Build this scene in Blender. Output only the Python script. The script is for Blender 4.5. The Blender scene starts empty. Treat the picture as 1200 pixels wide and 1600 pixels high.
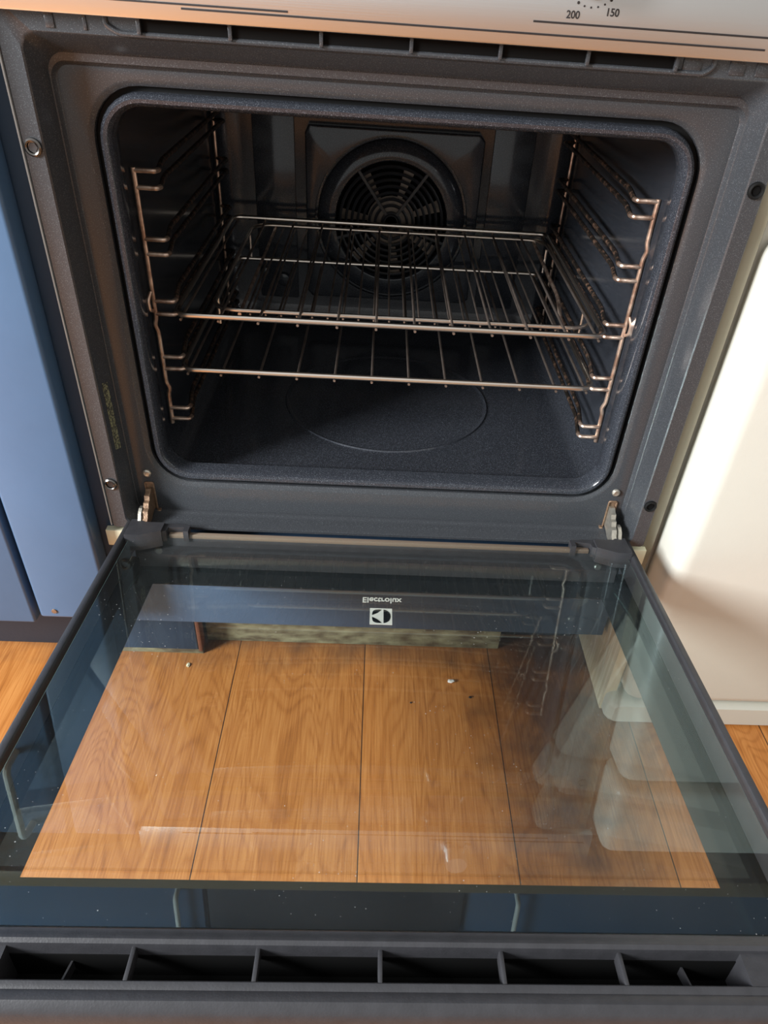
import bpy, bmesh, math, random
from mathutils import Vector, Matrix
random.seed(4)
PI = math.pi
SC = bpy.context.scene
COL = SC.collection

# ------------------------------------------------------------------ camera
CAM = Vector((-0.0164, -0.6295, 0.4287)); YAW, PIT, ROL, FPX = 0.0606, 0.677, 0.0757, 1137.27
fw = Vector((math.sin(YAW)*math.cos(PIT), math.cos(YAW)*math.cos(PIT), -math.sin(PIT)))
r0 = Vector((math.cos(YAW), -math.sin(YAW), 0)); u0 = r0.cross(fw)
rt = r0*math.cos(ROL) + u0*math.sin(ROL); up = -r0*math.sin(ROL) + u0*math.cos(ROL)
cd = bpy.data.cameras.new('camera'); cam = bpy.data.objects.new('camera', cd); COL.objects.link(cam)
M = Matrix((rt, up, -fw)).transposed().to_4x4(); M.translation = CAM
cam.matrix_world = M
cd.sensor_width = 36; cd.sensor_fit = 'AUTO'; cd.lens = FPX*36/1600
cd.shift_x = -26.94/1600; cd.shift_y = 55.54/1600
cd.clip_start = 0.01
SC.camera = cam
# ------------------------------------------------------------------ light
SC.view_settings.view_transform = 'Standard'; SC.view_settings.look = 'None'
SC.view_settings.gamma = 1; SC.view_settings.use_curve_mapping = False
SC.view_settings.exposure = 0.0
W = bpy.data.worlds.new('kitchen_daylight'); SC.world = W; W.use_nodes = True
wn = W.node_tree.nodes; wl = W.node_tree.links
for n in list(wn): wn.remove(n)
wo = wn.new('ShaderNodeOutputWorld'); wb = wn.new('ShaderNodeBackground')
tc = wn.new('ShaderNodeTexCoord'); sp = wn.new('ShaderNodeSeparateXYZ')
wl.new(tc.outputs['Generated'], sp.inputs[0])
mr = wn.new('ShaderNodeMapRange'); mr.inputs[1].default_value = -0.7; mr.inputs[2].default_value = 0.7
wl.new(sp.outputs['X'], mr.inputs[0])
cr = wn.new('ShaderNodeValToRGB'); wl.new(mr.outputs[0], cr.inputs[0])
cr.color_ramp.elements[0].color = (0.92, 0.97, 1.0, 1); cr.color_ramp.elements[1].color = (0.66, 0.62, 0.57, 1)
wl.new(cr.outputs[0], wb.inputs[0]); wb.inputs[1].default_value = 0.82
wl.new(wb.outputs[0], wo.inputs[0])

def area(name, loc, target, sx, sy, power, color):
    l = bpy.data.lights.new(name, 'AREA'); l.shape = 'RECTANGLE'; l.size = sx; l.size_y = sy
    l.energy = power; l.color = color
    o = bpy.data.objects.new(name, l); COL.objects.link(o); o.location = loc
    o.rotation_euler = (Vector(target)-Vector(loc)).to_track_quat('-Z', 'Y').to_euler()
    return o
area('window_daylight', (-1.95, -1.20, 1.00), (0.1, 0, 0), 0.6, 0.8, 140, (0.96, 0.98, 1.0))

# ------------------------------------------------------------------ helpers
def tag(o, label=None, cat=None, group=None, kind=None):
    if label: o['label'] = label
    if cat: o['category'] = cat
    if group: o['group'] = group
    if kind: o['kind'] = kind
    return o
def obj(name, bm, mat, parent=None, smooth=True, angle=35):
    me = bpy.data.meshes.new(name)
    bmesh.ops.recalc_face_normals(bm, faces=bm.faces[:])
    bm.to_mesh(me); bm.free()
    mats = mat if isinstance(mat, (list, tuple)) else [mat]
    for m in mats: me.materials.append(m)
    if smooth:
        me.polygons.foreach_set('use_smooth', [True]*len(me.polygons))
        me.set_sharp_from_angle(angle=math.radians(angle))
    o = bpy.data.objects.new(name, me); COL.objects.link(o)
    if parent: o.parent = parent
    return o
def empty(name, loc=(0, 0, 0)):
    o = bpy.data.objects.new(name, None); COL.objects.link(o); o.location = loc; o.empty_display_size = 0.05
    return o
def box(bm, x0, x1, y0, y1, z0, z1, bev=0, seg=2, mi=0):
    r = bmesh.ops.create_cube(bm, size=1)
    vs = r['verts']
    for v in vs:
        v.co = Vector(((x0+x1)/2+v.co.x*(x1-x0), (y0+y1)/2+v.co.y*(y1-y0), (z0+z1)/2+v.co.z*(z1-z0)))
    fs = set(f for v in vs for f in v.link_faces)
    for f in fs: f.material_index = mi
    if bev:
        es = list(set(e for v in vs for e in v.link_edges))
        rr = bmesh.ops.bevel(bm, geom=es, offset=bev, segments=seg, profile=0.5, affect='EDGES')
        for f in rr['faces']: f.material_index = mi
def boxo(name, b, mat, parent=None, bev=0, seg=2):
    bm = bmesh.new(); box(bm, *b, bev=bev, seg=seg); return obj(name, bm, mat, parent)
def fillet(pts, rad, n=5):
    P = [Vector(p) for p in pts]; out = [P[0]]
    for i in range(1, len(P)-1):
        a, b, c = P[i-1], P[i], P[i+1]
        r = rad[i] if isinstance(rad, (list, tuple)) else rad
        da, dc = (a-b), (c-b); d = min(r, da.length*0.49, dc.length*0.49)
        if d < 1e-5: out.append(b); continue
        p, q = b+da.normalized()*d, b+dc.normalized()*d
        for k in range(n+1):
            t = k/n; out.append(p*(1-t)**2 + b*2*t*(1-t) + q*t*t)
    out.append(P[-1]); return out
def tube(bm, pts, r, seg=8, closed=False, cap=True):
    P = [Vector(p) for p in pts]; n = len(P); rings = []
    if closed: T = [(P[(i+1) % n]-P[i-1]).normalized() for i in range(n)]
    else: T = [((P[min(i+1, n-1)]-P[max(i-1, 0)])).normalized() for i in range(n)]
    N = T[0].orthogonal().normalized()
    for i in range(n):
        N = (N - T[i]*N.dot(T[i]))
        if N.length < 1e-6: N = T[i].orthogonal()
        N.normalize(); B = T[i].cross(N)
        rings.append([bm.verts.new(P[i]+(N*math.cos(2*PI*k/seg)+B*math.sin(2*PI*k/seg))*r) for k in range(seg)])
    m = n if closed else n-1
    for i in range(m):
        a, b = rings[i], rings[(i+1) % n]
        if closed and i == n-1:
            best = min(range(seg), key=lambda s: sum((a[k].co-b[(k+s) % seg].co).length for k in range(seg)))
            b = b[best:]+b[:best]
        for k in range(seg): bm.faces.new((a[k], a[(k+1) % seg], b[(k+1) % seg], b[k]))
    if not closed and cap:
        bm.faces.new(rings[0][::-1]); bm.faces.new(rings[-1])
def rrect(x0, x1, z0, z1, r, y, n=8):
    out = []
    for cx, cz, a0 in ((x1-r, z1-r, 0), (x0+r, z1-r, 90), (x0+r, z0+r, 180), (x1-r, z0+r, 270)):
        for k in range(n+1):
            a = math.radians(a0+90*k/n); out.append(Vector((cx+r*math.cos(a), y, cz+r*math.sin(a))))
    return out
def loft(bm, loops, cap_end=False, cap_start=False, mis=None, closed=True):
    R = [[bm.verts.new(p) for p in l] for l in loops]
    n = len(R[0])
    for i in range(len(R)-1):
        for k in range(n if closed else n-1):
            f = bm.faces.new((R[i][k], R[i][(k+1) % n], R[i+1][(k+1) % n], R[i+1][k]))
            if mis: f.material_index = mis[i]
    if cap_end: bm.faces.new(R[-1])
    if cap_start: bm.faces.new(R[0][::-1])
    return R
def circ(c, r, y, n=48):
    return [Vector((c[0]+r*math.cos(2*PI*k/n), y, c[1]+r*math.sin(2*PI*k/n))) for k in range(n)]
def lathe(bm, c, prof, n=32, cap=True):   # axis along y ; prof = [(r, y)]
    loft(bm, [circ(c, r, y, n) for r, y in prof], cap_end=cap)
def prism(bm, poly, f0, f1, mi=0):        # poly of 2-tuples, f0/f1 map (a,b)->Vector for both faces
    A = [bm.verts.new(f0(*p)) for p in poly]; B = [bm.verts.new(f1(*p)) for p in poly]
    n = len(poly); fs = [bm.faces.new(A[::-1]), bm.faces.new(B)]
    for k in range(n): fs.append(bm.faces.new((A[k], A[(k+1) % n], B[(k+1) % n], B[k])))
    for f in fs: f.material_index = mi
def text_mesh(s, size, bold=0.0):
    c = bpy.data.curves.new('t', 'FONT'); c.body = s; c.size = size; c.align_x = 'CENTER'; c.align_y = 'CENTER'
    c.offset = bold; c.extrude = 0.00008; c.resolution_u = 4
    t = bpy.data.objects.new('t', c); COL.objects.link(t)
    bpy.context.view_layer.update()
    me = bpy.data.meshes.new_from_object(t.evaluated_get(bpy.context.evaluated_depsgraph_get()))
    bpy.data.objects.remove(t); bpy.data.curves.remove(c)
    return me

# ------------------------------------------------------------------ materials
def new_mat(name):
    m = bpy.data.materials.new(name); m.use_nodes = True; nt = m.node_tree
    for n in list(nt.nodes): nt.nodes.remove(n)
    out = nt.nodes.new('ShaderNodeOutputMaterial'); b = nt.nodes.new('ShaderNodeBsdfPrincipled')
    nt.links.new(b.outputs[0], out.inputs[0]); return m, nt, b, out
def N(nt, typ, **k):
    n = nt.nodes.new(typ)
    for a, v in k.items():
        if a.startswith('_'): setattr(n, a[1:], v)
        else: n.inputs[a.replace('__', ' ')].default_value = v
    return n
def plain(name, col, rough=0.5, metal=0, coat=0, spec=0.5, bump=0, bscale=300, var=0, vscale=40):
    m, nt, b, out = new_mat(name)
    b.inputs['Base Color'].default_value = (*col, 1); b.inputs['Roughness'].default_value = rough
    b.inputs['Metallic'].default_value = metal; b.inputs['Coat Weight'].default_value = coat
    b.inputs['Coat Roughness'].default_value = 0.15
    b.inputs['Specular IOR Level'].default_value = spec
    tcn = N(nt, 'ShaderNodeTexCoord')
    if var:
        no = N(nt, 'ShaderNodeTexNoise', Scale=vscale, Detail=4.0); nt.links.new(tcn.outputs['Object'], no.inputs[0])
        mx = N(nt, 'ShaderNodeMix', _data_type='RGBA'); mx.inputs[6].default_value = (*[c*(1-var) for c in col], 1)
        mx.inputs[7].default_value = (*[min(1, c*(1+var)) for c in col], 1)
        nt.links.new(no.outputs[0], mx.inputs[0]); nt.links.new(mx.outputs[2], b.inputs['Base Color'])
    if bump:
        no = N(nt, 'ShaderNodeTexNoise', Scale=bscale, Detail=3.0); nt.links.new(tcn.outputs['Object'], no.inputs[0])
        bp = N(nt, 'ShaderNodeBump', Strength=bump, Distance=0.001); nt.links.new(no.outputs[0], bp.inputs['Height'])
        nt.links.new(bp.outputs[0], b.inputs['Normal'])
    return m
def enamel(name, base, fleck, rough, thr=0.62, scale=1400, spec=0.5):
    m, nt, b, out = new_mat(name)
    t = N(nt, 'ShaderNodeTexCoord'); no = N(nt, 'ShaderNodeTexNoise', Scale=scale, Detail=2.0)
    nt.links.new(t.outputs['Object'], no.inputs[0])
    r = N(nt, 'ShaderNodeValToRGB'); r.color_ramp.elements[0].position = thr-0.04; r.color_ramp.elements[1].position = thr+0.06
    r.color_ramp.elements[0].color = (*base, 1); r.color_ramp.elements[1].color = (*fleck, 1)
    nt.links.new(no.outputs[0], r.inputs[0]); nt.links.new(r.outputs[0], b.inputs['Base Color'])
    b.inputs['Roughness'].default_value = rough; b.inputs['Specular IOR Level'].default_value = spec
    no2 = N(nt, 'ShaderNodeTexNoise', Scale=500.0, Detail=2.0); nt.links.new(t.outputs['Object'], no2.inputs[0])
    bp = N(nt, 'ShaderNodeBump', Strength=0.08, Distance=0.0004); nt.links.new(no2.outputs[0], bp.inputs['Height'])
    nt.links.new(bp.outputs[0], b.inputs['Normal'])
    return m
M_FRAME = enamel('speckled_grey_enamel', (0.040, 0.043, 0.048), (0.09, 0.10, 0.11), 0.24)
M_CAV = enamel('dark_cavity_enamel', (0.026, 0.029, 0.036), (0.11, 0.12, 0.14), 0.13, thr=0.61)
M_SEAL = plain('black_seal', (0.004, 0.004, 0.004), 0.7, spec=0.2)
M_BLACK = plain('black_plastic', (0.034, 0.034, 0.038), 0.40, bump=0.12, bscale=700, var=0.3, vscale=120)
M_VOID = plain('recess_shade_black', (0.004, 0.004, 0.004), 0.8, spec=0.1)  # near-black colour standing in for shade inside slots and recesses
M_DARKFAN = plain('fan_housing_enamel', (0.020, 0.021, 0.024), 0.35, var=0.4, vscale=60)
M_FANBLADE = plain('baked_fan_blade', (0.24, 0.19, 0.15), 0.6, metal=0.3, var=0.7, vscale=90)
M_BLUE = plain('blue_painted_wood', (0.062, 0.125, 0.225), 0.38, bump=0.12, bscale=90, var=0.12, vscale=14)
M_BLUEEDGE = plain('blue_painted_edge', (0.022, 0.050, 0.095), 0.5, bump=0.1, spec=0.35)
M_NAVY = plain('navy_plinth_paint', (0.022, 0.030, 0.045), 0.5, bump=0.1)
M_CREAM = plain('cream_enamel', (0.63, 0.62, 0.55), 0.32, bump=0.10, bscale=260, var=0.02)
M_BONE = plain('cream_painted_wood', (0.80, 0.76, 0.55), 0.5)
M_SCREW = plain('dark_screw_steel', (0.20, 0.19, 0.18), 0.25, metal=1)
M_ZINC = plain('zinc_hinge_metal', (0.55, 0.52, 0.45), 0.38, metal=0.85, var=0.4, vscale=220, bump=0.4, bscale=500)
M_RUSTY = plain('rusty_steel', (0.26, 0.17, 0.11), 0.5, metal=0.6, var=0.6, vscale=260, bump=0.5, bscale=700)
M_INK = plain('black_print', (0.015, 0.012, 0.012), 0.5)
M_WHITEPRINT = plain('white_print', (0.86, 0.86, 0.82), 0.5)
M_STRIP = plain('beige_edge_strip', (.24, .22, .16), .45)
M_HANDLE = plain('pale_handle', (0.75, 0.78, 0.75), 0.3)
M_WHITE = plain('white_paint', (0.75, 0.74, 0.70), 0.6)

def rail_mat():
    m, nt, b, out = new_mat('browned_chrome_wire')
    t = N(nt, 'ShaderNodeTexCoord'); no = N(nt, 'ShaderNodeTexNoise', Scale=85.0, Detail=5.0)
    nt.links.new(t.outputs['Object'], no.inputs[0])
    r = N(nt, 'ShaderNodeValToRGB'); r.color_ramp.elements[0].position = 0.40; r.color_ramp.elements[1].position = 0.60
    r.color_ramp.elements[0].color = (0.42, 0.27, 0.20, 1); r.color_ramp.elements[1].color = (0.80, 0.62, 0.50, 1)
    nt.links.new(no.outputs[0], r.inputs[0]); nt.links.new(r.outputs[0], b.inputs['Base Color'])
    b.inputs['Metallic'].default_value = 0.85; b.inputs['Roughness'].default_value = 0.35
    bp = N(nt, 'ShaderNodeBump', Strength=0.4, Distance=0.001); nt.links.new(no.outputs[0], bp.inputs['Height'])
    nt.links.new(bp.outputs[0], b.inputs['Normal']); return m
M_RAIL = rail_mat()
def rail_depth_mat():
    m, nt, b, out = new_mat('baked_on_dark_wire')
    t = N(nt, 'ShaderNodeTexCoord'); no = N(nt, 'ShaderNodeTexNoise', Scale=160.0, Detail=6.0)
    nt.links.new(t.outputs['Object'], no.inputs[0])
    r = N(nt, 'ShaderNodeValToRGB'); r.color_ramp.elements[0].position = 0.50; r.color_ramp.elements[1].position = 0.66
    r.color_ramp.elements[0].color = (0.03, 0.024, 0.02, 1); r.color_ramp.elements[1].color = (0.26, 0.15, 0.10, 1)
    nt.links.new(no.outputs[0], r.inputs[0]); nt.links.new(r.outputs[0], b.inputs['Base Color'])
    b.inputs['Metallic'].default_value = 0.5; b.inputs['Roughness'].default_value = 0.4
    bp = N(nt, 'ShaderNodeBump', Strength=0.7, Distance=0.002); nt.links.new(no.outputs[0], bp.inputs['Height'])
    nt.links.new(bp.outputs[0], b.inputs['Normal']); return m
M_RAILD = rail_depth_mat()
M_CHROME = plain('warm_chrome_bar', (0.80, 0.72, 0.64), 0.28, metal=1)
M_ROD = plain('browned_thin_rod', (0.26, 0.21, 0.18), 0.38, metal=0.8, var=0.5, vscale=60)

def steel_mat():
    m, nt, b, out = new_mat('brushed_stainless_steel')
    t = N(nt, 'ShaderNodeTexCoord'); mp = N(nt, 'ShaderNodeMapping'); mp.inputs['Scale'].default_value = (3, 1, 900)
    nt.links.new(t.outputs['Object'], mp.inputs[0])
    no = N(nt, 'ShaderNodeTexNoise', Scale=2.0, Detail=3.0); nt.links.new(mp.outputs[0], no.inputs[0])
    bp = N(nt, 'ShaderNodeBump', Strength=0.06, Distance=0.0004); nt.links.new(no.outputs[0], bp.inputs['Height'])
    nt.links.new(bp.outputs[0], b.inputs['Normal'])
    b.inputs['Base Color'].default_value = (0.63, 0.64, 0.64, 1); b.inputs['Metallic'].default_value = 1
    b.inputs['Roughness'].default_value = 0.36; b.inputs['Anisotropic'].default_value = 0.6
    return m
M_STEEL = steel_mat()

def glass_mat(name, ior, tint, trans, dust=0.0):
    m = bpy.data.materials.new(name); m.use_nodes = True; nt = m.node_tree
    for n in list(nt.nodes): nt.nodes.remove(n)
    out = nt.nodes.new('ShaderNodeOutputMaterial')
    fr = N(nt, 'ShaderNodeFresnel', IOR=ior)
    tr = N(nt, 'ShaderNodeBsdfTransparent', Color=(*trans, 1)); gl = N(nt, 'ShaderNodeBsdfGlossy', Color=(*tint, 1), Roughness=0.0)
    geo = N(nt, 'ShaderNodeNewGeometry'); ffac = N(nt, 'ShaderNodeMath', _operation='SUBTRACT'); ffac.inputs[0].default_value = 1.0   # only the face the light enters by mirrors
    nt.links.new(geo.outputs['Backfacing'], ffac.inputs[1]); fm = N(nt, 'ShaderNodeMath', _operation='MULTIPLY')
    nt.links.new(fr.outputs[0], fm.inputs[0]); nt.links.new(ffac.outputs[0], fm.inputs[1])
    mx = N(nt, 'ShaderNodeMixShader'); nt.links.new(fm.outputs[0], mx.inputs[0])
    nt.links.new(tr.outputs[0], mx.inputs[1]); nt.links.new(gl.outputs[0], mx.inputs[2])
    last = mx
    if dust:
        t = N(nt, 'ShaderNodeTexCoord')
        v = N(nt, 'ShaderNodeTexVoronoi', Scale=230.0, Randomness=1.0); nt.links.new(t.outputs['Object'], v.inputs['Vector'])
        no = N(nt, 'ShaderNodeTexNoise', Scale=14.0, Detail=4.0); nt.links.new(t.outputs['Object'], no.inputs[0])
        # small dust specks where the voronoi distance is tiny, gathered by a broad noise
        a = N(nt, 'ShaderNodeMath', _operation='MULTIPLY'); nt.links.new(no.outputs[0], a.inputs[0]); a.inputs[1].default_value = 0.30
        a2 = N(nt, 'ShaderNodeMath', _operation='SUBTRACT'); nt.links.new(a.outputs[0], a2.inputs[0]); a2.inputs[1].default_value = 0.085
        wn_ = N(nt, 'ShaderNodeTexWhiteNoise'); nt.links.new(v.outputs['Position'], wn_.inputs[0])
        a3 = N(nt, 'ShaderNodeMath', _operation='MULTIPLY'); nt.links.new(a2.outputs[0], a3.inputs[0]); nt.links.new(wn_.outputs[0], a3.inputs[1])
        c = N(nt, 'ShaderNodeMath', _operation='LESS_THAN'); nt.links.new(v.outputs['Distance'], c.inputs[0]); nt.links.new(a3.outputs[0], c.inputs[1])
        c2 = N(nt, 'ShaderNodeMath', _operation='MULTIPLY'); nt.links.new(c.outputs[0], c2.inputs[0]); c2.inputs[1].default_value = 0.38*dust
        sm = N(nt, 'ShaderNodeMath', _operation='MULTIPLY_ADD'); nt.links.new(no.outputs[0], sm.inputs[0]); sm.inputs[1].default_value = 0.008*dust; nt.links.new(c2.outputs[0], sm.inputs[2])
        df = N(nt, 'ShaderNodeBsdfDiffuse', Color=(0.8, 0.8, 0.78, 1))
        m2 = N(nt, 'ShaderNodeMixShader'); nt.links.new(sm.outputs[0], m2.inputs[0])
        nt.links.new(mx.outputs[0], m2.inputs[1]); nt.links.new(df.outputs[0], m2.inputs[2]); last = m2
    nt.links.new(last.outputs[0], out.inputs[0]); return m
M_GLASS = glass_mat('coated_oven_glass', 1.85, (0.72, 0.95, 0.98), (0.97, 0.98, 0.97), dust=1.0)
M_GLASS2 = glass_mat('clear_pane_glass', 1.45, (0.85, 1.0, 1.0), (0.985, 0.99, 0.985))
M_GEDGE = plain('glass_edge_glint', (0.38, 0.58, 0.54), 0.2)
M_FRIT = plain('black_glass_border', (0.006, 0.008, 0.011), 0.15)

def floor_mat():
    m, nt, b, out = new_mat('oak_floor_planks')
    L = nt.links
    t = N(nt, 'ShaderNodeTexCoord'); s = N(nt, 'ShaderNodeSeparateXYZ'); L.new(t.outputs['Object'], s.inputs[0])
    def math_(op, a, b_=None, c=None):
        n = N(nt, 'ShaderNodeMath', _operation=op)
        for i, v in enumerate((a, b_, c)):
            if v is None: continue
            if isinstance(v, (int, float)): n.inputs[i].default_value = v
            else: L.new(v, n.inputs[i])
        return n.outputs[0]
    px = math_('DIVIDE', math_('ADD', s.outputs['X'], 0.0137), 0.1665)
    cell = math_('FLOOR', px); frac = math_('FRACT', px)
    wn_ = N(nt, 'ShaderNodeTexWhiteNoise', _noise_dimensions='1D'); L.new(cell, wn_.inputs['W'])
    rnd = wn_.outputs['Value']
    # grain coordinates
    cx = N(nt, 'ShaderNodeCombineXYZ'); L.new(s.outputs['X'], cx.inputs[0])
    L.new(math_('MULTIPLY_ADD', s.outputs['Y'], 0.16, math_('MULTIPLY', rnd, 7.0)), cx.inputs[1]); L.new(math_('MULTIPLY', rnd, 3.0), cx.inputs[2])
    big = N(nt, 'ShaderNodeTexNoise', Scale=13.0, Detail=2.0); big.inputs['Distortion'].default_value = 0.6; L.new(cx.outputs[0], big.inputs[0])
    rings = math_('SINE', math_('MULTIPLY', big.outputs[0], 170.0))
    rings01 = math_('MULTIPLY_ADD', rings, 0.5, 0.5)
    cx2 = N(nt, 'ShaderNodeCombineXYZ'); L.new(s.outputs['X'], cx2.inputs[0])
    L.new(math_('MULTIPLY_ADD', s.outputs['Y'], 0.03, rnd), cx2.inputs[1])
    fine = N(nt, 'ShaderNodeTexNoise', Scale=520.0, Detail=3.0); L.new(cx2.outputs[0], fine.inputs[0])
    med = N(nt, 'ShaderNodeTexNoise', Scale=60.0, Detail=3.0); L.new(cx2.outputs[0], med.inputs[0])
    g = math_('MULTIPLY_ADD', math_('POWER', rings01, 3.0), 0.12, math_('MULTIPLY_ADD', fine.outputs[0], 0.62, math_('MULTIPLY', med.outputs[0], 0.36)))
    rp = N(nt, 'ShaderNodeValToRGB'); L.new(g, rp.inputs[0])
    e = rp.color_ramp.elements; e[0].position = 0.32; e[0].color = (0.66, 0.285, 0.080, 1); e[1].position = 0.90; e[1].color = (0.24, 0.075, 0.015, 1)
    k = rp.color_ramp.elements.new(0.58); k.color = (0.49, 0.180, 0.040, 1)
    # plank to plank tone
    hs = N(nt, 'ShaderNodeHueSaturation'); L.new(rp.outputs[0], hs.inputs['Color']); L.new(math_('MULTIPLY_ADD', rnd, 0.22, 0.88), hs.inputs['Value'])
    # stain beside the right-hand plank seam under the oven
    mp = N(nt, 'ShaderNodeVectorMath', _operation='SUBTRACT'); L.new(t.outputs['Object'], mp.inputs[0]); mp.inputs[1].default_value = (0.225, -0.05, 0)
    sc_ = N(nt, 'ShaderNodeVectorMath', _operation='MULTIPLY'); L.new(mp.outputs[0], sc_.inputs[0]); sc_.inputs[1].default_value = (8.5, 3.0, 0)
    ln = N(nt, 'ShaderNodeVectorMath', _operation='LENGTH'); L.new(sc_.outputs[0], ln.inputs[0])
    sn = N(nt, 'ShaderNodeTexNoise', Scale=22.0, Detail=5.0); L.new(t.outputs['Object'], sn.inputs[0])
    sd = math_('MULTIPLY_ADD', sn.outputs[0], 1.5, math_('SUBTRACT', 0.35, ln.outputs['Value']))
    sm = N(nt, 'ShaderNodeMapRange'); L.new(sd, sm.inputs[0]); sm.inputs[1].default_value = 0.0; sm.inputs[2].default_value = 0.85; sm.inputs[4].default_value = 0.80
    mx = N(nt, 'ShaderNodeMix', _data_type='RGBA'); L.new(sm.outputs[0], mx.inputs[0]); L.new(hs.outputs[0], mx.inputs[6]); mx.inputs[7].default_value = (0.055, 0.022, 0.018, 1)
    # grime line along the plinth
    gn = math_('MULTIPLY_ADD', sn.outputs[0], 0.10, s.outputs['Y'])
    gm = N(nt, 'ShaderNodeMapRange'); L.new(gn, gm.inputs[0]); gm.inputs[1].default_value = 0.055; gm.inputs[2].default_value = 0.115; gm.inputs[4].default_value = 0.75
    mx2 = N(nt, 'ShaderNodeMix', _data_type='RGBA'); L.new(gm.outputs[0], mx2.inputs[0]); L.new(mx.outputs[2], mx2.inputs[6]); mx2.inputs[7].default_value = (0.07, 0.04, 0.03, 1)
    # seams
    ds = math_('MINIMUM', frac, math_('SUBTRACT', 1.0, frac))
    seam = math_('LESS_THAN', ds, 0.0038)
    mx3 = N(nt, 'ShaderNodeMix', _data_type='RGBA'); L.new(seam, mx3.inputs[0]); L.new(mx2.outputs[2], mx3.inputs[6]); mx3.inputs[7].default_value = (0.05, 0.02, 0.01, 1)
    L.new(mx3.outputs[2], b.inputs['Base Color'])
    b.inputs['Roughness'].default_value = 0.42
    bp = N(nt, 'ShaderNodeBump', Strength=0.15, Distance=0.001); L.new(fine.outputs[0], bp.inputs['Height']); L.new(bp.outputs[0], b.inputs['Normal'])
    return m
M_FLOOR = floor_mat()
def grain_board(name, c0, c1, axis_scale):
    m, nt, b, out = new_mat(name)
    t = N(nt, 'ShaderNodeTexCoord'); mp = N(nt, 'ShaderNodeMapping'); mp.inputs['Scale'].default_value = axis_scale
    nt.links.new(t.outputs['Object'], mp.inputs[0]); no = N(nt, 'ShaderNodeTexNoise', Scale=3.0, Detail=5.0)
    nt.links.new(mp.outputs[0], no.inputs[0])
    r = N(nt, 'ShaderNodeValToRGB'); r.color_ramp.elements[0].position = 0.35; r.color_ramp.elements[1].position = 0.65
    r.color_ramp.elements[0].color = (*c0, 1); r.color_ramp.elements[1].color = (*c1, 1)
    nt.links.new(no.outputs[0], r.inputs[0]); nt.links.new(r.outputs[0], b.inputs['Base Color']); b.inputs['Roughness'].default_value = 0.55
    return m
M_SIDE = grain_board('yellowed_grained_side', (0.66, 0.54, 0.34), (0.82, 0.71, 0.50), (20, 60, 1.2))
M_STAIN = grain_board('stained_plinth_board', (0.10, 0.08, 0.05), (0.30, 0.30, 0.19), (12, 12, 30))

# ------------------------------------------------------------------ setting
FZ = -0.295
bm = bmesh.new(); box(bm, -3, 3, -3.2, 0.62, FZ-0.03, FZ)
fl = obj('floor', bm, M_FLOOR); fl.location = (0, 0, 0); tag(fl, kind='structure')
tag(boxo('wall_back', (-3, 3, 0.62, 0.70, FZ, 2.1), M_WHITE), kind='structure')

# ------------------------------------------------------------------ oven
oven = empty('built_in_oven', (0, 0, 0))
tag(oven, 'built-in oven with its glass door hanging open and dark enamel cavity showing', 'oven')
B0, B1, BZ1 = -0.2325, 0.2325, 0.3424
def dl(d, y, r=0.036): return rrect(B0-d, B1+d, 0-d, BZ1+d, max(0.004, r+d), y)
bm = bmesh.new()
def F(h, z0, z1, r, y): return rrect(-h, h, z0, z1, r, y)
loft(bm, [F(.2785, -.0425, .396, .003, .09), F(.2785, -.0425, .396, .003, -.0265), F(.2772, -.0420, .3950, .003, -.0280),
          F(.2640, -.0392, .3780, .010, -.0280), F(.2628, -.0388, .3768, .011, -.0270), F(.2582, -.0381, .3680, .013, -.0120),
          F(.2575, -.0380, .3665, .013, -.0100), F(.2570, -.0377, .3645, .013, -.0058), F(.2562, -.0373, .3595, .012, -.0052), F(.2548, -.0370, .3575, .011, -.0008), F(.2540, -.037, .3565, .010, 0),
          dl(.0085, 0), dl(.0065, .0008), dl(.0035, .0030), dl(.0030, .006)])
# air outlet slots are an uncut black slab below, coloured for their shade; flange stays behind the control panel
obj('front_frame', bm, M_FRAME, oven, angle=30)
bm = bmesh.new(); loft(bm, [dl(.0035, .0035), dl(.003, .0085), dl(-.001, .0085), dl(-.002, .004)])
obj('door_seal', bm, M_SEAL, oven)
bm = bmesh.new()
cv = [dl(-.0005, .0085), dl(-.001, .002), dl(-.0022, -.0008), dl(-.0042, -.0022), dl(-.0068, -.0018), dl(-.009, .0008), dl(-.0102, .005), dl(-.0106, .018),
      rrect(-.2300, .2300, -.0015, .336, .030, .030), rrect(-.2335, .2335, -.0040, .340, .026, .045),
      rrect(-.2330, .2330, -.0040, .340, .026, .420), rrect(-.2310, .2310, -.002, .338, .026, .435), rrect(-.224, .224, .005, .331, .024, .4455), rrect(-.214, .214, .015, .321, .022, .4500), rrect(-.205, .205, .022, .314, .020, .4515)]
loft(bm, cv, cap_end=True)
# two shallow upright pressings in the back wall
for sx in (-1, 1):
    box(bm, *sorted((sx*.131, sx*.186)), .4480, .4535, .03, .305, bev=.002)
obj('cavity_liner', bm, M_CAV, oven, angle=40)
# ring pressed into the cavity floor
bm = bmesh.new()
ringc = [[Vector((0.002+rr*math.cos(a), 0.205+rr*math.sin(a), z)) for a in [2*PI*k/64 for k in range(64)]] for rr, z in ((.1270, -.0040), (.1258, -.0026), (.1235, -.0036), (.1218, -.0040))]
loft(bm, ringc); obj('floor_ring', bm, M_CAV, oven)
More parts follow.
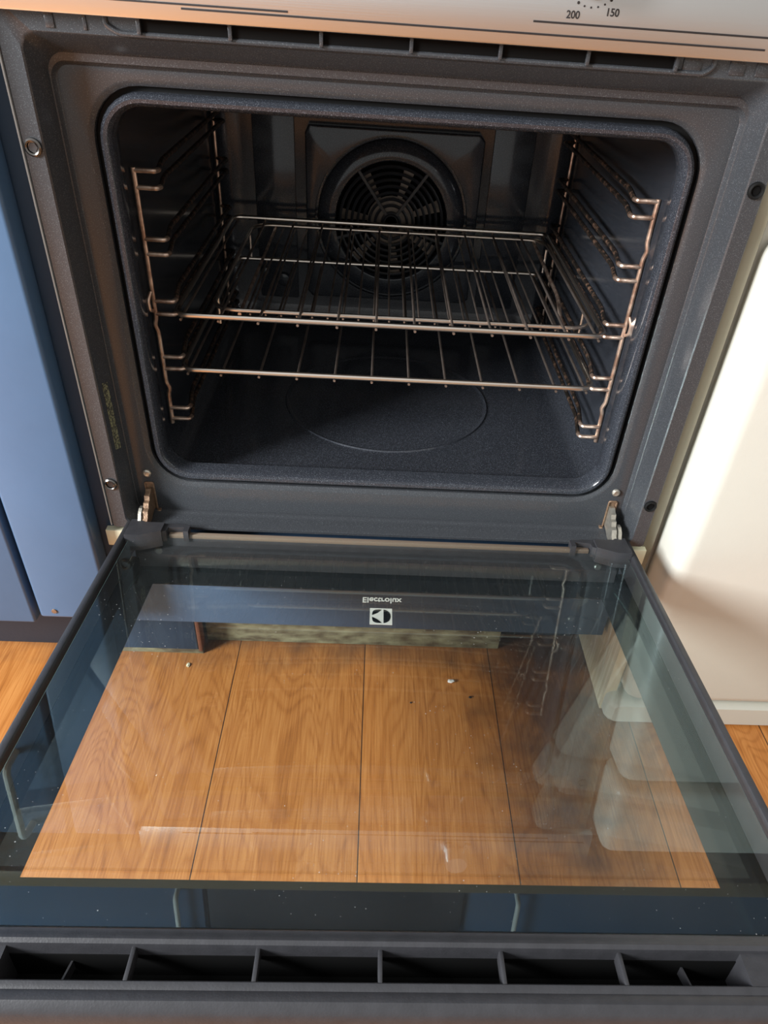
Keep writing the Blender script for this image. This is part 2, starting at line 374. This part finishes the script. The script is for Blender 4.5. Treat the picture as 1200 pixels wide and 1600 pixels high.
# fan cover: raised plate, dished ring, slotted grille
FC = (0.0, 0.1475)
YF = .4385                                # face of the cover
PX0, PX1, PZ0, PZ1 = -.1135, .1155, .041, .2560
nn = 96
def sq(k, g=0, y=YF):
    a = 2*PI*k/nn; c, s_ = math.cos(a), math.sin(a)
    tx_ = ((PX1+g) if c > 0 else -(PX0-g))/max(abs(c), 1e-6); tz_ = ((PZ1+g-FC[1]) if s_ > 0 else (FC[1]-PZ0+g))/max(abs(s_), 1e-6)
    t = min(tx_, tz_); return Vector((FC[0]+t*c, y, FC[1]+t*s_))
bm = bmesh.new()
loft(bm, [[sq(k, .003, YF+.0125) for k in range(nn)], [sq(k, .003, YF+.002) for k in range(nn)], [sq(k, .0015, YF+.0004) for k in range(nn)], [sq(k) for k in range(nn)],
          circ(FC, .1052, YF, nn), circ(FC, .1045, YF+.0045, nn), circ(FC, .0995, YF+.0050, nn)])
pl = obj('fan_cover', bm, M_CAV, oven, angle=25)
bm = bmesh.new()
loft(bm, [circ(FC, r*1.05, YF+y-.3885, nn) for r, y in ((.0963, .3930), (.0958, .3880), (.0945, .3860), (.0900, .3830), (.0830, .3805), (.0760, .3800), (.0735, .3805), (.0722, .3830), (.0718, .397))])
obj('fan_dish', bm, M_CAV, pl)
bm = bmesh.new(); lathe(bm, FC, [(.1060, YF+.0050), (.1055, YF+.0100)], 48); obj('fan_recess', bm, M_VOID, pl)
YG = YF-.008                              # front of the grille
bm = bmesh.new()
for r in (.0700, .0620, .0540, .0460, .0380, .0300, .0220):
    loft(bm, [circ(FC, r-.0017, YG+.0030), circ(FC, r-.0019, YG+.0010), circ(FC, r, YG), circ(FC, r+.0019, YG+.0010), circ(FC, r+.0017, YG+.0030), circ(FC, r-.0017, YG+.0030)])
lathe(bm, FC, [(.0142, YG+.003), (.0142, YG+.0005), (.0120, YG-.0006), (.0095, YG+.0008), (.0092, YG+.003)], 32)
for a in (126, 54, -18, 198, 270):
    a = math.radians(a); d = Vector((math.cos(a), 0, math.sin(a))); q = Vector((-math.sin(a), 0, math.cos(a)))
    P0 = Vector((FC[0], YG-.0003, FC[1])) + d*.0125; P1 = Vector((FC[0], YG-.0003, FC[1])) + d*.0770
    vs = []
    for P_ in (P0, P1):
        for sgn, yy in ((1, 0), (-1, 0), (-1, .003), (1, .003)):
            vs.append(bm.verts.new(P_+q*sgn*.0018+Vector((0, yy, 0))))
    for i in range(4): bm.faces.new((vs[i], vs[(i+1) % 4], vs[4+(i+1) % 4], vs[4+i]))
    bm.faces.new(vs[:4]); bm.faces.new(vs[4:])
obj('fan_grille', bm, M_DARKFAN, pl)
bm = bmesh.new()
for k in range(7):
    a = 2*PI*k/7+.35
    d = Vector((math.cos(a), 0, math.sin(a))); q = Vector((-math.sin(a), 0, math.cos(a)))
    c = Vector((FC[0], YG+.0060, FC[1]))
    vs = [bm.verts.new(c+d*r+q*w+Vector((0, y, 0))) for r, w, y in ((.030, -.003, 0), (.070, -.0075, 0), (.070, .0075, .003), (.030, .003, .002))]
    vt = [bm.verts.new(v.co+Vector((0, .0008, 0))) for v in vs]
    bm.faces.new(vs); bm.faces.new(vt[::-1])
    for i in range(4): bm.faces.new((vs[i], vs[(i+1) % 4], vt[(i+1) % 4], vt[i]))
lathe(bm, FC, [(.033, YG+.0095), (.033, YG+.0075), (.012, YG+.006), (.0080, YG+.003), (.0048, YG+.003)], 24)
obj('fan_blade', bm, M_FANBLADE, pl)
# bolt heads and lamp cup on the back wall
for x, z, r in ((-.192, .280, .008), (.176, .277, .012), (-.168, .282, .013), (-.152, .058, .010), (-.178, .068, .007), (.188, .290, .006)):
    bm = bmesh.new(); lathe(bm, (x, z), [(r, .450), (r, .445), (r*.8, .442), (r*.35, .441)], 24)
    obj('back_wall_boss', bm, M_CAV, oven)

# side rails (one wire ladder per side)
PAIRS = ((.2753, .2616), (.2184, .2052), (.1615, .1489), (.1047, .0920), (.0478, .0352))
RY = .065
def rail(sx):
    bm = bmesh.new(); X0 = .0008
    kink = .233 if sx > 0 else .138
    pts = [(sx*.2300, RY, .2775), (sx*.2300, RY, kink+.007), (sx*.2318, RY-.001, kink), (sx*.2300, RY, kink-.007),
           (sx*.2300, RY, .083), (sx*.2300, RY, .077), (sx*.2275, RY+.001, .070), (sx*.2296, RY+.001, .063), (sx*.2302, RY+.001, .0290)]
    tube(bm, fillet([(X0+p[0], p[1], p[2]) for p in pts], .002, 3), .0022, 10)
    root = obj('side_rail', bm, M_RAIL, oven)
    bm = bmesh.new(); tube(bm, [(X0+sx*.2285, .414, .292), (X0+sx*.2285, .414, .018)], .0022, 8); obj('rear_upright', bm, M_RAIL, root)
    bm = bmesh.new(); z = .158   # hooked fixing loop on the upright
    tube(bm, fillet([(X0+sx*.2308, RY-.002, z+.013), (X0+sx*.2335, RY-.006, z+.006), (X0+sx*.2330, RY-.006, z-.004), (X0+sx*.2305, RY-.001, z-.006)], .003), .0018, 8)
    obj('fixing_hook', bm, M_RAIL, root)
    for za, zb in PAIRS:
        for z in (za, zb):
            b2 = bmesh.new()
            pts = [(sx*.2295, RY, z), (sx*.2120, RY, z), (sx*.2100, RY+.005, z), (sx*.2165, RY+.045, z), (sx*.2165, .385, z), (sx*.2145, .410, z), (sx*.2285, .414, z)]
            fp = fillet([(X0+p[0], p[1], p[2]) for p in pts], [.001, .002, .004, .01, .01, .004, .001], 4)
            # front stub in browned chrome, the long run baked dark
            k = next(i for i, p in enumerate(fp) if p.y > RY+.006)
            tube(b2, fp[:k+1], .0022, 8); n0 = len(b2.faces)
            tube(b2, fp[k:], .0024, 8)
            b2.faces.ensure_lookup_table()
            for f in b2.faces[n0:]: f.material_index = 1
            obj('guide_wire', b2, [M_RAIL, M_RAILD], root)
    return root
rail(-1); rail(1)

# frame screws
for x, z in ((-.2708, .3070), (.2705, .3080), (-.2708, .0110), (.2710, .0110)):
    bm = bmesh.new(); lathe(bm, (x, z), [(.0064, -.0278), (.0062, -.0297), (.0050, -.0306), (.0040, -.0300), (.0036, -.0284), (.0005, -.0282)], 28)
    s = obj('frame_screw', bm, M_SCREW if x < 0 else M_SEAL, oven)
    bm = bmesh.new(); lathe(bm, (x, z), [(.0033, -.0282), (.0033, -.0290), (.0008, -.0288)], 6)
    obj('screw_socket', bm, M_INK if x < 0 else M_VOID, s)

# hinges in the lower corners
def hinge(sx, mat):
    x = sx*.243
    b = bmesh.new()
    # slotted mouth plate
    tube(b, fillet([(x-.0042, -.0008, -.046), (x-.0042, -.0008, -.004), (x+.0042, -.0008, -.004), (x+.0042, -.0008, -.046)], .002, 3), .0010, 8)
    box(b, x-.0035, x+.0035, -.0004, .0004, -.046, -.005)
    root = obj('hinge', b, M_RUSTY, oven)
    b = bmesh.new(); lathe(b, (x, .0075), [(.0044, -.0004), (.0042, -.0020), (.0028, -.0030), (.0005, -.0026)], 20); obj('hinge_screw', b, M_ZINC, root)
    b = bmesh.new()
    prof = [(.002, -.0105), (-.005, -.0095), (-.009, -.0120), (-.0130, -.0125), (-.0150, -.0170), (-.0190, -.0175), (-.0215, -.0220), (-.0260, -.0230), (-.0300, -.0290), (-.0420, -.0340), (-.0560, -.0400), (-.0560, -.0470), (-.030, -.0480), (-.0200, -.0400), (-.010, -.0360), (.002, -.034)]
    prism(b, prof, lambda y, z: Vector((x-.0030, y, z)), lambda y, z: Vector((x+.0022, y, z)))
    obj('hinge_arm', b, mat, root)
    b = bmesh.new()
    prof = [(-.0170, -.0220), (-.0230, -.0210), (-.0290, -.0240), (-.0340, -.0310), (-.0440, -.0440), (-.0380, -.0480), (-.0290, -.0380), (-.0240, -.0320)]
    xo = x+sx*.0055
    prism(b, prof, lambda y, z: Vector((xo-.0016, y, z)), lambda y, z: Vector((xo+.0016, y, z)))
    obj('hinge_latch', b, M_ZINC, root)
    b = bmesh.new(); lathe(b, (x-sx*.0065, -.040), [(.0036, 0), (.0036, -.004), (.0022, -.0052), (.0004, -.005)], 16); obj('hinge_rivet', b, M_RUSTY, root)
hinge(-1, M_RUSTY); hinge(1, M_ZINC)

# control panel with printing
bm = bmesh.new(); box(bm, -.2960, .2960, -.040, -.029, .3890, .450, bev=.0014)
cp = obj('control_panel', bm, M_STEEL, oven)
def pline(x0, x1, z, t=.0011):
    bm = bmesh.new(); box(bm, x0, x1, -.0404, -.0399, z-t/2, z+t/2); obj('printed_line', bm, M_INK, cp)
pline(-.240, -.081, .3965+.002); pline(-.150, .239, .3962); pline(.080, .285, .4030)
def put_text(s, x, z, size, rot, parent, y=-.0403, name='printed_numeral'):
    me = text_mesh(s, size, .0001); me.materials.append(M_INK)
    o = bpy.data.objects.new(name, me); COL.objects.link(o); o.parent = parent
    o.matrix_local = Matrix.Translation((x, y, z)) @ Matrix.Rotation(PI/2, 4, 'X') @ Matrix.Rotation(rot, 4, 'Z')
put_text('200', .1055, .4077, .0060, 0, cp); put_text('150', .1312, .4103, .0060, 0, cp)
DC = (.1165, .4315)
for k in range(-6, 7):
    a = math.radians(-90+k*13.5); big = k in (-2, 3)
    r = .0009 if big else .0006
    bm = bmesh.new(); lathe(bm, (DC[0]+.0192*math.cos(a), DC[1]+.0192*math.sin(a)), [(r, -.0399), (r, -.0404)], 10); obj('printed_dot', bm, M_INK, cp)
bm = bmesh.new(); lathe(bm, DC, [(.0150, -.040), (.0150, -.052), (.0140, -.057), (.004, -.058)], 32); obj('dial', bm, M_STEEL, cp)

# air outlet slots above the frame
bm = bmesh.new()
box(bm, -.183, .186, -.0295, -.0278, .3815, .3895)  # black slab in place of the shaded slot openings
ao = obj('air_outlet', bm, M_VOID, oven)
for x in [-.1815, -.1210, -.0600, .0010, .0620, .1225, .1845]:
    bm = bmesh.new(); box(bm, x-.0013, x+.0013, -.0325, -.0285, .3800, .3888, bev=.0004)
    obj('outlet_rib', bm, M_FRAME, ao)
bm = bmesh.new()
tube(bm, fillet([(-.204, -.0280, .3890), (-.204, -.0285, .3840), (-.196, -.0285, .3795), (.206, -.0285, .3795), (.212, -.0285, .3840), (.212, -.0280, .3890)], .004), .0020, 10)
obj('outlet_lip', bm, M_FRAME, ao)
for x0, x1 in ((-.2440, -.2380), (-.2190, -.2165), (.1900, .2030), (.2230, .2340), (.2420, .2540)):
    bm = bmesh.new(); box(bm, x0, x1, -.0290, -.0278, .3800, .3888, bev=.0005); obj('outlet_tab', bm, M_FRAME, ao)
bm = bmesh.new(); box(bm, -.2800, -.2787, -.0285, .02, -.0400, .385, bev=.0003); obj('frame_edge_highlight', bm, plain('edge_highlight_grey', (.34, .36, .36), .4), oven)  # pale strip added to paint the bright lit edge of the flange
# worn type label on the left chamfer
def label_mat():
    m, nt, b, out = new_mat('worn_label_print')
    t = N(nt, 'ShaderNodeTexCoord'); no = N(nt, 'ShaderNodeTexNoise', Scale=520.0, Detail=3.0); nt.links.new(t.outputs['Object'], no.inputs[0])
    r = N(nt, 'ShaderNodeValToRGB'); r.color_ramp.elements[0].position = .46; r.color_ramp.elements[1].position = .56
    r.color_ramp.elements[0].color = (.035, .035, .03, 1); r.color_ramp.elements[1].color = (.26, .26, .15, 1)
    nt.links.new(no.outputs[0], r.inputs[0]); nt.links.new(r.outputs[0], b.inputs['Base Color']); b.inputs['Roughness'].default_value = .45
    return m
bm = bmesh.new()
v = [bm.verts.new(p) for p in ((-.2611, -.0215, .1160), (-.2588, -.0140, .1140), (-.2588, -.0140, .0450), (-.2611, -.0215, .0470))]
w = [bm.verts.new(p.co+Vector((.0003, -.0002, 0))) for p in v]
bm.faces.new(v); bm.faces.new(w[::-1])
for i in range(4): bm.faces.new((v[i], v[(i+1) % 4], w[(i+1) % 4], w[i]))
lb = obj('type_label', bm, label_mat(), oven, smooth=False); lb['label'] = 'worn yellowish printed label strip'

# ------------------------------------------------------------------ oven door (open, slightly raised)
TILT, Z0 = 0.0998, -.0400
DK, DS, DX = .9306, .0439, -.0011          # door size against the width of the frame, and its gap to the hinge line
def P(x, s, h=0): return Vector((DK*x+DX, -(DK*s+DS), DK*h))
def dbox(bm, x0, x1, s0, s1, h0, h1, bev=0, mi=0): box(bm, DK*x0+DX, DK*x1+DX, -(DK*s1+DS), -(DK*s0+DS), DK*h0, DK*h1, bev=bev, mi=mi)
def ring(bm, xo, so0, so1, xi, si0, si1, h0, h1, mi=0):
    dbox(bm, -xo, -xi, so0, so1, h0, h1, mi=mi); dbox(bm, xi, xo, so0, so1, h0, h1, mi=mi)
    dbox(bm, -xi, xi, so0, si0, h0, h1, mi=mi); dbox(bm, -xi, xi, si1, so1, h0, h1, mi=mi)
bm = bmesh.new()
# far cross bar and body under the panes
dbox(bm, -.272, .272, -.010, .0002, -.034, -.006, bev=.001)
dbox(bm, -.262, .262, .0005, .018, -.032, -.016)
door = obj('oven_door', bm, M_BLACK, oven)
door.location = (0, 0, Z0); door.rotation_euler = (-TILT, 0, 0)
bm = bmesh.new(); dbox(bm, -.232, .232, -.0055, .0004, -.0062, -.0012, bev=.0006)
obj('pane_trim', bm, plain('brown_pane_trim', (.20, .15, .11), .4), door)
# near end: vented profile swept across the width
bm = bmesh.new()
secA = [(.4355, -.030), (.4355, .0005), (.4370, .0022), (.4395, .0026), (.4412, .0040), (.4440, .0046), (.4462, .0030), (.4468, .0000), (.4468, -.030)]
secB = [(.4650, -.030), (.4650, .0002), (.4660, .0012), (.4685, .0010), (.4700, .0000), (.4730, .0018), (.4765, .0020), (.4800, -.0005), (.4822, -.0045), (.4830, -.010), (.4830, -.030)]
for sec in (secA, secB):
    prism(bm, sec, lambda s, h: P(-.2955, s, h), lambda s, h: P(.2955, s, h))
for x0, x1 in ((-.2955, -.2150), (.2175, .2955)):
    dbox(bm, x0, x1, .4460, .4655, -.030, .0008)
dbox(bm, -.2955, .2955, .4455, .4660, -.0325, -.0295, mi=1)  # black slot base, the shade is put into its colour
dbox(bm, -.2150, .2175, .4466, .4474, -.0300, -.0075, mi=1)  # black slab added to darken the slot wall like shade
vent = obj('vent_profile', bm, [M_BLACK, M_VOID], door)
for x in (-.1425, -.0710, .0005, .0722, .1435, ):
    bm = bmesh.new(); dbox(bm, x-.0013, x+.0013, .4460, .4655, -.009, .0006, bev=.0005); obj('vent_rib', bm, M_BLACK, door)
for x0, x1 in ((-.1800, -.1835), (.1850, .1890)):
    bm = bmesh.new(); prism(bm, [(x0-.0006, .4465), (x0+.0006, .4465), (x1+.0006, .4652), (x1-.0006, .4652)], lambda x, s: P(x, s, -.022), lambda x, s: P(x, s, -.014)); obj('vent_rib', bm, M_BLACK, door)
for sx in (-1, 1):
    bm = bmesh.new(); xs = sorted((sx*.2748, sx*.2812)); dbox(bm, *xs, -.016, .4355, -.030, .0035, bev=.0012)
    obj('side_trim', bm, M_BLACK, door)
    bm = bmesh.new(); xs = sorted((sx*.2812, sx*.2860)); dbox(bm, *xs, -.004, .4355, -.034, -.012, bev=.001)
    obj('side_channel', bm, M_VOID, door)
# outer pane with printed black border, logo on it
bm = bmesh.new(); dbox(bm, -.2960, .2960, -.006, .483, -.0400, -.0360, bev=.0008)
og = obj('outer_pane', bm, M_GLASS2, door)
bm = bmesh.new(); ring(bm, .2925, -.004, .480, .2420, .0455, .382, -.0357, -.0352)
obj('black_border', bm, M_FRIT, og)
# middle pane
bm = bmesh.new(); dbox(bm, -.252, .252, .030, .390, -.0140, -.0105, bev=.0004)
mg = obj('middle_pane', bm, M_GLASS2, door)
# inner pane, its edge glint painted pale green on the side bevels
bm = bmesh.new(); dbox(bm, -.2715, .2715, .0008, .4352, -.0040, 0)
rr_ = bmesh.ops.bevel(bm, geom=[e for e in bm.edges if all(v.co.z > -.0001 for v in e.verts)], offset=.0007, segments=1, affect='EDGES')
for f in rr_['faces']:
    if abs(f.normal.x) > .3: f.material_index = 1
ig = obj('inner_pane', bm, [M_GLASS, M_GEDGE], door, smooth=False)
# corner brackets
for sx in (-1, 1):
    bm = bmesh.new()
    poly = [(.2745, -.014), (.2745, .0175), (.2590, .0175), (.2380, .0075), (.2380, -.0095), (.2600, -.0095), (.2640, -.014)]
    prism(bm, [(sx*a, b) for a, b in poly], lambda x, s: P(x, s, -.012), lambda x, s: P(x, s, .0075))
    poly = [(.2400, -.0110), (.2400, .0060), (.2340, .0030), (.2330, -.0040), (.2160, -.0060), (.2160, .0030), (.2105, .0030), (.2105, -.0090), (.2250, -.0115)]
    prism(bm, [(sx*a, b) for a, b in poly], lambda x, s: P(x, s, -.008), lambda x, s: P(x, s, .0050))
    obj('corner_bracket', bm, M_BLACK, door)
# brand print on the outer pane, seen from its back
me = text_mesh('Electrolux', .0108, .00022)
me.materials.append(M_WHITEPRINT)
tx = bpy.data.objects.new('brand_name', me); COL.objects.link(tx); tx.parent = og
tx.matrix_local = Matrix.Translation(P(.0015, .0615, -.0346)) @ Matrix.Diagonal((.93*DK, -1.15*DK, 1, 1))
bm = bmesh.new(); dbox(bm, -.0108, .0122, .0755, .1020, -.0350, -.0347)
lg = obj('brand_emblem', bm, M_WHITEPRINT, og)
bm = bmesh.new(); zc = -.0344
cx_, cs = .0007, .08875
def arc_poly(fn, n=16): return [fn(i/n) for i in range(n+1)]
# half disc on the right
poly = [(cx_+.0026+.0072*math.sin(PI*t), cs-.0108*math.cos(PI*t)) for t in [i/18 for i in range(19)]]
prism(bm, poly, lambda x, s: P(x, s, -.0348), lambda x, s: P(x, s, zc))
for sg in (-1, 1):
    a = Vector((cx_-.0092, cs+sg*.0016)); b_ = Vector((cx_+.0006, cs+sg*.0108))
    up_ = [a.lerp(b_, t) + Vector((-.55, sg*.62))*(.0052*math.sin(PI*t)) for t in [i/12 for i in range(13)]]
    dn_ = [b_.lerp(a, t) + Vector((.55, -sg*.62))*(.0012*math.sin(PI*t)) for t in [i/12 for i in range(1, 12)]]
    prism(bm, [tuple(q) for q in up_+dn_], lambda x, s: P(x, s, -.0348), lambda x, s: P(x, s, zc))
obj('emblem_shapes', bm, M_FRIT, og, smooth=False)

# ------------------------------------------------------------------ shelves
def rod_child(name, pts, r, parent, mat, seg=7):
    b = bmesh.new(); tube(b, pts, r, seg); return obj(name, b, mat, parent)
def rloop(x0, x1, y0, y1, z, r, n=6):
    P4 = [Vector(p) for p in ((x0, y0, z), (x1, y0, z), (x1, y1, z), (x0, y1, z))]; out = []
    for i in range(4):
        a, b0, c = P4[i-1], P4[i], P4[(i+1) % 4]
        p = b0+(a-b0).normalized()*r; q = b0+(c-b0).normalized()*r
        for k in range(n+1):
            t = k/n; out.append(p*(1-t)**2+b0*2*t*(1-t)+q*t*t)
    return out
def copies(proto, xs, parent):
    for x in xs:
        c = proto.copy(); COL.objects.link(c); c.parent = parent; c.location.x = x
def shelf(z, y1, xs, label):
    root = empty('oven_shelf', (0.0008, RY, z)); tag(root, label, 'oven rack')
    b = bmesh.new(); tube(b, rloop(-.2130, .2135, 0, y1, 0, .014), .0027, 10, closed=True)
    obj('rack_frame', b, M_CHROME, root)
    proto = rod_child('rack_rod', [(0, -.0015, -.0042), (0, .006, -.0038), (0, y1-.004, -.0038), (0, y1+.001, -.002)], .0014, root, M_ROD)
    proto.location.x = xs[0]; copies(proto, xs[1:], root)
    return root
shelf(.1489, .348, [-.1702+.0385*k for k in range(10)]+[-.2065, .2065], 'upper chrome oven shelf that carries the smaller wire grid')
shelf(.0920, .358, [-.1730+.0386*k for k in range(10)]+[-.2065, .2065], 'lower chrome oven shelf with nothing on it, above the cavity floor')
# roasting grid set into the upper shelf
GZ = .1412
g = empty('roasting_grid', (0.0, .104, GZ)); tag(g, 'smaller wire grid with close rods set into the upper oven shelf', 'wire grid')
b = bmesh.new(); tube(b, rloop(-.1845, .2130, 0, .307, 0, .030, 8), .0023, 10, closed=True); obj('grid_frame', b, M_CHROME, g)
for x, y in ((-.1845, .038), (-.1845, .266), (.2125, .052), (.2075, .267)):
    rod_child('grid_leg', [(x, y, 0), (x, y, -.030)], .0020, g, M_CHROME, 8)
rod_child('grid_side_bar', fillet([(-.1555, -.001, -.0035), (-.1555, .306, -.0030)], .01), .0019, g, M_RAIL, 8)
rod_child('grid_side_bar', fillet([(.1830, -.001, -.0035), (.1830, .030, -.0035), (.1905, .090, .0000), (.1960, .306, -.0020)], .02), .0022, g, M_RAIL, 8)
proto = rod_child('grid_rod', [(0, -.001, -.0032), (0, .306, -.0032)], .0011, g, M_ROD, 6)
gx = [-.1448+.01583*k for k in range(21)]
proto.location.x = gx[0]; copies(proto, gx[1:], g)

# ------------------------------------------------------------------ oven housing below
hs = empty('oven_housing', (0, 0, FZ)); tag(hs, 'blue painted cabinet base that the oven stands in, seen through the door glass', 'cabinet')
hs_off = Vector((0, 0, -FZ))
def hpart(name, b, mat, bev=.0015):
    bm = bmesh.new(); box(bm, *b, bev=bev); bmesh.ops.translate(bm, verts=bm.verts[:], vec=hs_off); return obj(name, bm, mat, hs)
hpart('front_panel', (-.2920, .2790, .000, .018, -.206, -.0690), M_BLUE)
hpart('shelf_board', (-.2880, -.2600, -.0270, .060, -.068, -.0480), M_BONE, .001)
hpart('shelf_board', (.2620, .2840, -.0270, .060, -.068, -.0480), M_BONE, .001)
hpart('edge_strip', (.2800, .2925, -.0200, .060, -.104, .43), M_STRIP, .001)
hpart('side_board', (-.3400, -.2310, .030, .0410, -.2865, -.2065), M_BLUEEDGE)
hpart('side_board_edge', (-.2308, -.2255, .030, .048, -.2900, -.2065), plain('red_brown_board_edge', (.16, .06, .035), .5))
hpart('grime_strip', (-.3400, -.2255, .0315, .0405, FZ, -.2870), M_STAIN, .0005)
hpart('plinth_board', (-.2250, .1680, .056, .070, FZ, -.207), M_STAIN)
hpart('plinth_board', (.1680, .2740, .085, .100, FZ, -.207), M_NAVY)

# ------------------------------------------------------------------ blue cabinet on the left
bc = empty('blue_cabinet', (-.5, 0, FZ)); tag(bc, 'blue painted kitchen cabinet with plain doors left of the oven', 'cabinet')
def bpart(name, b, mat, bev=.002, seg=2):
    bm = bmesh.new(); box(bm, *b, bev=bev, seg=seg); bmesh.ops.translate(bm, verts=bm.verts[:], vec=Vector((.5, 0, -FZ))); return obj(name, bm, mat, bc)
bpart('carcass', (-1.0, -.2800, -.019, .56, -.165, .40), M_BLUEEDGE)
p_ = bpart('filler_panel', (-.3745, -.2955, -.045, -.0195, -.161, .40), [M_BLUE], .004, 4)
d_ = bpart('cabinet_door', (-.80, -.3815, -.045, -.0195, -.170, .40), [M_BLUE], .003, 3)
bpart('plinth', (-1.0, -.2930, .042, .056, FZ, -.165), M_NAVY, .001)
bm = bmesh.new(); tube(bm, fillet([(-.423+.5, -.044, .262-FZ), (-.423+.5, -.072, .264-FZ), (-.423+.5, -.072, .378-FZ), (-.423+.5, -.044, .380-FZ)], .010), .0045, 10); obj('door_handle', bm, M_HANDLE, d_)
bm = bmesh.new(); lathe(bm, (-.357+.5, -.150-FZ), [(.0030, -.0449), (.0028, -.0462), (.0012, -.0464)], 14); obj('screw_head', bm, M_RUSTY, p_)

# ------------------------------------------------------------------ cream appliance on the right
ap = empty('kitchen_appliance', (.55, 0, FZ)); tag(ap, 'cream freestanding appliance with rounded door edges, right of the oven', 'appliance')
def apart(name, b, mat, bev=.002, seg=2, parent=ap):
    bm = bmesh.new(); box(bm, *b, bev=bev, seg=seg); bmesh.ops.translate(bm, verts=bm.verts[:], vec=Vector((-.55, 0, -FZ))); return obj(name, bm, mat, parent)
apart('body', (.2990, .92, -.006, .55, -.290, .393), M_CREAM, .002)
bm = bmesh.new()
box(bm, .2845, .2990, -.044, .086, -.292, -.105, bev=.001)
bmesh.ops.translate(bm, verts=bm.verts[:], vec=Vector((-.55, 0, -FZ))); obj('side_board', bm, M_SIDE, ap)
def rr(x0, x1, z0, z1, r, y): return [p+Vector((-.55, 0, -FZ)) for p in rrect(x0, x1, z0, z1, r, y)]
def pillow(name, z0, z1, r):
    bm = bmesh.new()
    loft(bm, [rr(.3000+e, .92-e, z0+g, z1-g, r-g*.3, y) for e, g, y in ((0, 0, -.012), (0, 0, -.052), (.0012, .0012, -.0575), (.0045, .0040, -.0625), (.0095, .0080, -.0655), (.0160, .0130, -.0665))], cap_end=True, cap_start=True)
    return obj(name, bm, M_CREAM, ap)
pillow('appliance_door', -.2515, .2720, .016)
pillow('top_panel', .2785, .3950, .014)
bm = bmesh.new()
loft(bm, [rr(.2860, .92, FZ+.0005, -.2570, .010, -.030), rr(.2860, .92, FZ+.0005, -.2570, .010, -.054), rr(.2885, .9175, FZ+.002, -.2585, .009, -.0605), rr(.294, .912, FZ+.005, -.2615, .007, -.0650)], cap_end=True, cap_start=True)
obj('kick_panel', bm, M_CREAM, ap)

# ------------------------------------------------------------------ crumbs
def crumb(loc, size, mat, label, group=None):
    bm = bmesh.new(); bmesh.ops.create_icosphere(bm, subdivisions=2, radius=1)
    for v in bm.verts: v.co = Vector((v.co.x*size[0], v.co.y*size[1], v.co.z*size[2]))*random.uniform(.7, 1.15)
    o = obj('crumb', bm, mat, smooth=False); o.location = (loc[0], loc[1], FZ+size[2]*.85); tag(o, label, 'crumb', group)
crumb((.099, -.005), (.0050, .0032, .0022), M_WHITEPRINT, 'white crumb on the floor boards under the oven door glass')
crumb((.122, -.030), (.0022, .0018, .0012), M_INK, 'larger dark speck on the floor beside the white crumb')
crumb((.046, -.041), (.0013, .0013, .0009), M_INK, 'tiny dark speck near the middle plank seam')
crumb((-.241, .010), (.0022, .0040, .0014), M_BONE, 'pale flake on the left floor plank near the plinth')

# ------------------------------------------------------------------ rest of the cabinet run (seen only mirrored in the glass)
wt = boxo('worktop', (-1.0, .92, -.060, .62, .452, .482), plain('olive_worktop', (.20, .15, .08), .4), bev=.003); tag(wt, 'brown worktop edge above the oven and cabinets, mirrored in the door glass', 'worktop')
for i, (x0, x1, hx) in enumerate(((-1.0, -.308, -.357), (.205, .92, .306))):
    cxm = (x0+x1)/2; wc = empty('wall_cabinet', (cxm, .27, .86))
    tag(wc, ['blue wall cabinet left of the hood, mirrored in the door glass', 'blue wall cabinet right of the hood, mirrored in the door glass'][i], 'cabinet')
    bm = bmesh.new(); box(bm, x0-cxm, x1-cxm, 0, .345, 0, .75, bev=.002); obj('carcass', bm, M_BLUEEDGE, wc)
    bm = bmesh.new(); box(bm, x0-cxm+.003, x1-cxm-.003, -.022, -.001, -.004, .75, bev=.003); dr = obj('cabinet_door', bm, M_BLUE, wc)
    bm = bmesh.new(); tube(bm, fillet([(hx-cxm, -.022, .024), (hx-cxm, -.045, .026), (hx-cxm, -.045, .160), (hx-cxm, -.022, .162)], .008), .005, 10); obj('door_handle', bm, M_HANDLE, dr)
hd = boxo('extractor_hood', (-.300, .200, .235, .615, .862, 1.02), M_NAVY, bev=.008); tag(hd, 'dark extractor hood between the wall cabinets, mirrored in the glass', 'extractor hood')
